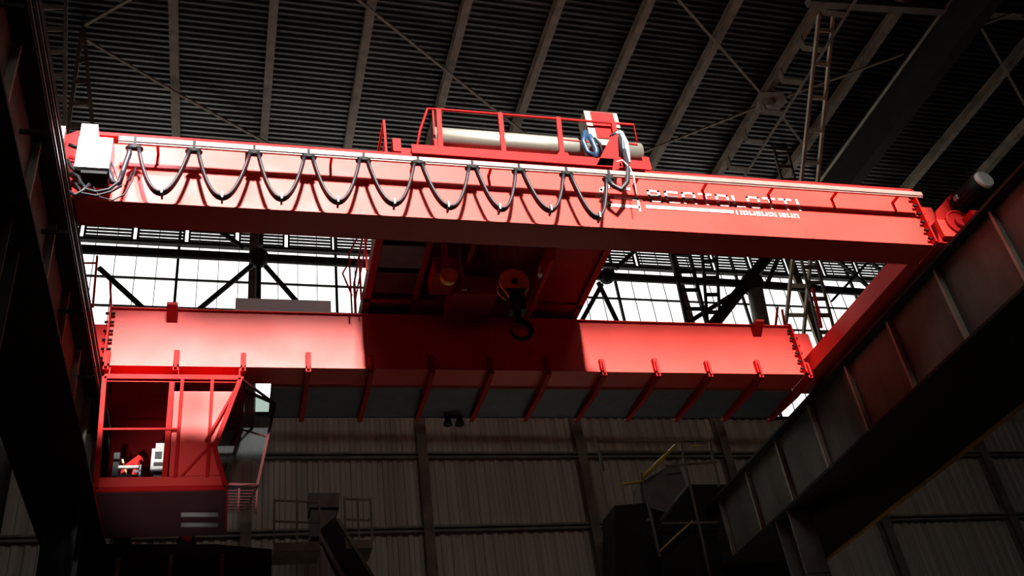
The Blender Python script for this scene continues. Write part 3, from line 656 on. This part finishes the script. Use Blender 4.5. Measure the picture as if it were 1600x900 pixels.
# hook block
hc = AY(804, 440, 14.2)
HB = thing('hook_block', (hc.x, hc.y, hc.z - 1.1), 'yellow hook block with black hook hanging under the trolley', 'hook block')
mesh('side_plate', MB().tube([hc, hc + Vector((0, .05, 0))], .29, 28).prism([hc + Vector(v) for v in ((-.24,.0,-.15),(.22,0,-.15),(.1,0,-.42),(-.13,0,-.42))], (0,.04,0)), YELL, HB)
mesh('side_plate', MB().tube([hc + Vector((0,.22,0)), hc + Vector((0, .27, 0))], .29, 28), YELL, HB)
mesh('sheave', MB().tube([hc + Vector((0,.06,0)), hc + Vector((0, .2, 0))], .26, 28), DARK, HB)
mesh('axle', MB().tube([hc + Vector((0,-.04,0)), hc + Vector((0,.31,0))], .06, 16), BLACK, HB)
mesh('hook_body', MB().box(hc.x - .15, hc.x + .15, hc.y + .0, hc.y + .26, hc.z - .62, hc.z - .28).tube([hc + Vector((0,.13,-.62)), hc + Vector((0,.13,-.80))], .07), BLACK, HB)
hk = hc + Vector((.02, .13, -1.0))
P_ = []; rr = []
for k in range(22):
    t = R(100 - k*13.5); P_.append(hk + Vector((math.cos(t), 0, math.sin(t))) * .19); rr.append(.075 - .0022*k)
mesh('hook', MB().tube([hk + Vector((-.02, 0, .3))] + P_, [.06] + rr, 12), BLACK, HB)
for dx in (-.2, .2):
    mesh('hoist_rope', MB().tube([hc + Vector((dx, .13, .1)), (hc.x + dx, hc.y + .13, 13.6)], .012, 6), STEEL, HB)

# lamp under walkway
c = AZ(708, 652, 11.97)
t = thing('underside_lamp', (c.x, c.y, 11.75), 'small black twin lamp hanging below the walkway edge', 'lamp')
for dx in (-.13, .13): mesh('lamp_head', MB().tube([(c.x + dx, c.y, 11.97), (c.x + dx, c.y, 11.88), (c.x + dx, c.y, 11.78)], [.04, .09, .1], 14), BLACK, t)
mesh('mount_bar', MB().box(c.x - .2, c.x + .2, c.y - .03, c.y + .03, 11.95, 11.985), BLACK, t)

# ------------------------------------------------------------------ machinery low down against the far wall
YM = 23.5
def L3(px, py, Y=YM): return AY(px, py, Y, True)
t = thing('conveyor', (L3(510, 800).x, YM, 9.0), 'dark inclined conveyor with boxy head in front of the far siding', 'conveyor', None, True)
mesh('head_housing', MB().prism([L3(*p) for p in ((483,770),(531,770),(530,792),(484,793))], (0, .7, 0)).prism([L3(*p) for p in ((486,796),(526,798),(526,838),(486,838))], (0, .6, 0)), STEEL, t)
mesh('chute', MB().prism([L3(*p) for p in ((500,828),(524,806),(532,830),(600,930),(560,960))], (0, .5, 0)), DARK, t)
for a, b_ in (((527, 812), (590, 915)), ((500, 838), (552, 930))): mesh('side_beam', MB().bar(L3(*a), L3(*b_), .08, .14, (0,1,0)), RUST, t)
for a, b_ in (((428,848),(500,850)), ((540,844),(582,846))):
    pt = thing('service_platform', (L3(*a).x, YM, L3(*a).z), 'small rusty platform %s of the conveyor head' % ('left' if a[0] < 500 else 'right'), 'platform', 'platforms beside the conveyor', True)
    A, B_ = L3(*a), L3(*b_)
    mesh('deck', MB().box(A.x, B_.x, YM, YM + .9, A.z - .22, A.z), RUST, pt)
    for f in (0, .5, 1): mesh('post', MB().bar(A.lerp(B_, f), A.lerp(B_, f) + Vector((0, 0, 1.15)), .05, .05), RUST, pt)
    for h in (.55, 1.1): mesh('rail', MB().bar(A + Vector((0,0,h)), B_ + Vector((0,0,h)), .04, .04), RUST, pt)
t = thing('machine_housing', (L3(300, 900, 21.5).x, 21.5, 0), 'black machine housing low down behind and below the cab', 'machine', None, True)
q0, q1 = L3(105, 850, 21.5), L3(425, 858, 21.5)
mesh('body', MB().prism([(q0.x, 21.5, 0), (q1.x, 21.5, 0), (q1.x, 21.5, q1.z), (q1.x - 1.2, 21.5, q1.z + .15), (q0.x, 21.5, q0.z)], (0, 1.3, 0)), DARK, t)
for f in (.25, .5, .75): mesh('rib', MB().box(q0.x + (q1.x - q0.x)*f - .04, q0.x + (q1.x - q0.x)*f + .04, 21.42, 21.5, 0, q1.z - .1), STEEL, t)
t = thing('valve_motor', (L3(292, 846).x, YM, 10.6), 'dark motor with reddish cap below the pale pipes', 'motor', None, True)
c = L3(292, 846, YM - .3); mesh('body', MB().ball(c, .22).tube([c, c - Vector((0, 0, .9))], .16), DARK, t); mesh('cap', MB().ball(c + Vector((0,-.12,.0)), .13), REDM, t)
# hopper at right
t = thing('hopper', (L3(1110, 800).x, YM, 9), 'dark hopper frame with railings beside the right runway', 'hopper', None, True)
mesh('bin', MB().prism([L3(*p) for p in ((1035,822),(1078,757),(1180,757),(1180,940),(1035,940))], (0, 1.5, 0)), DARK, t)
mesh('inclined_housing', MB().prism([L3(*p) for p in ((1003,790),(1000,755),(1058,720),(1072,757),(1040,800))], (0, .6, 0)), STEEL, t)
mesh('lower_bin', MB().prism([L3(*p) for p in ((960,790),(1010,786),(1012,940),(962,940))], (0, 1.0, 0)), DARK, t)
for a, b_ in (((930,690),(1110,688)), ((932,705),(1112,706)), ((1040,728),(1120,722)), ((1035,818),(1135,816))): mesh('rail', MB().bar(L3(*a, YM - .3), L3(*b_, YM - .3), .04, .05), RUST, t)
for a in ((932,686,735),(1063,690,900),(1108,688,760),(1002,740,870)): mesh('post', MB().bar(L3(a[0], a[1], YM - .3), L3(a[0] + (a[2]-a[1])*.22, a[2], YM - .3), .06, .06, (0,1,0)), STEEL, t)
for a, b_, r_, l in (((1004,746),(1056,696), .055, 'bright yellow sloping handrail on the hopper'), ((1030,862),(1082,814), .03, 'thin yellow sloping handrail lower on the hopper'),
                  ((972,757),(1004,752), .04, 'short yellow rail at the left foot of the hopper handrail'), ((1080,697),(1098,697), .025, 'short pale yellow rail at the top of the hopper')):
    mesh('yellow_handrail', MB().tube([L3(*a, YM - .3), L3(*b_, YM - .3)], r_, 8), YELR, t)['label'] = l

# unseen housings made up to go with the three added fill spots
for i, (loc, tgt, e, s) in enumerate(FILL_SPOTS):
    loc = Vector(loc); d = (Vector(tgt) - loc).normalized()
    t = thing('floodlight', loc, ['high floodlight aimed at the white electrical box', 'high floodlight aimed at the left of the far girder', 'low work light on a mast aimed at the cab'][i], 'floodlight')
    mesh('housing', MB().tube([loc - d*.45, loc - d*.3, loc - d*.28], [.18, .3, .36], 20), DARK, t)
    mesh('suspension', MB().bar(loc - d*.35, (loc.x, loc.y - .35, ZR if i < 2 else 0), .04, .04), DARK, t)

for o in bpy.data.objects:
    if '_org' in o: del o['_org']
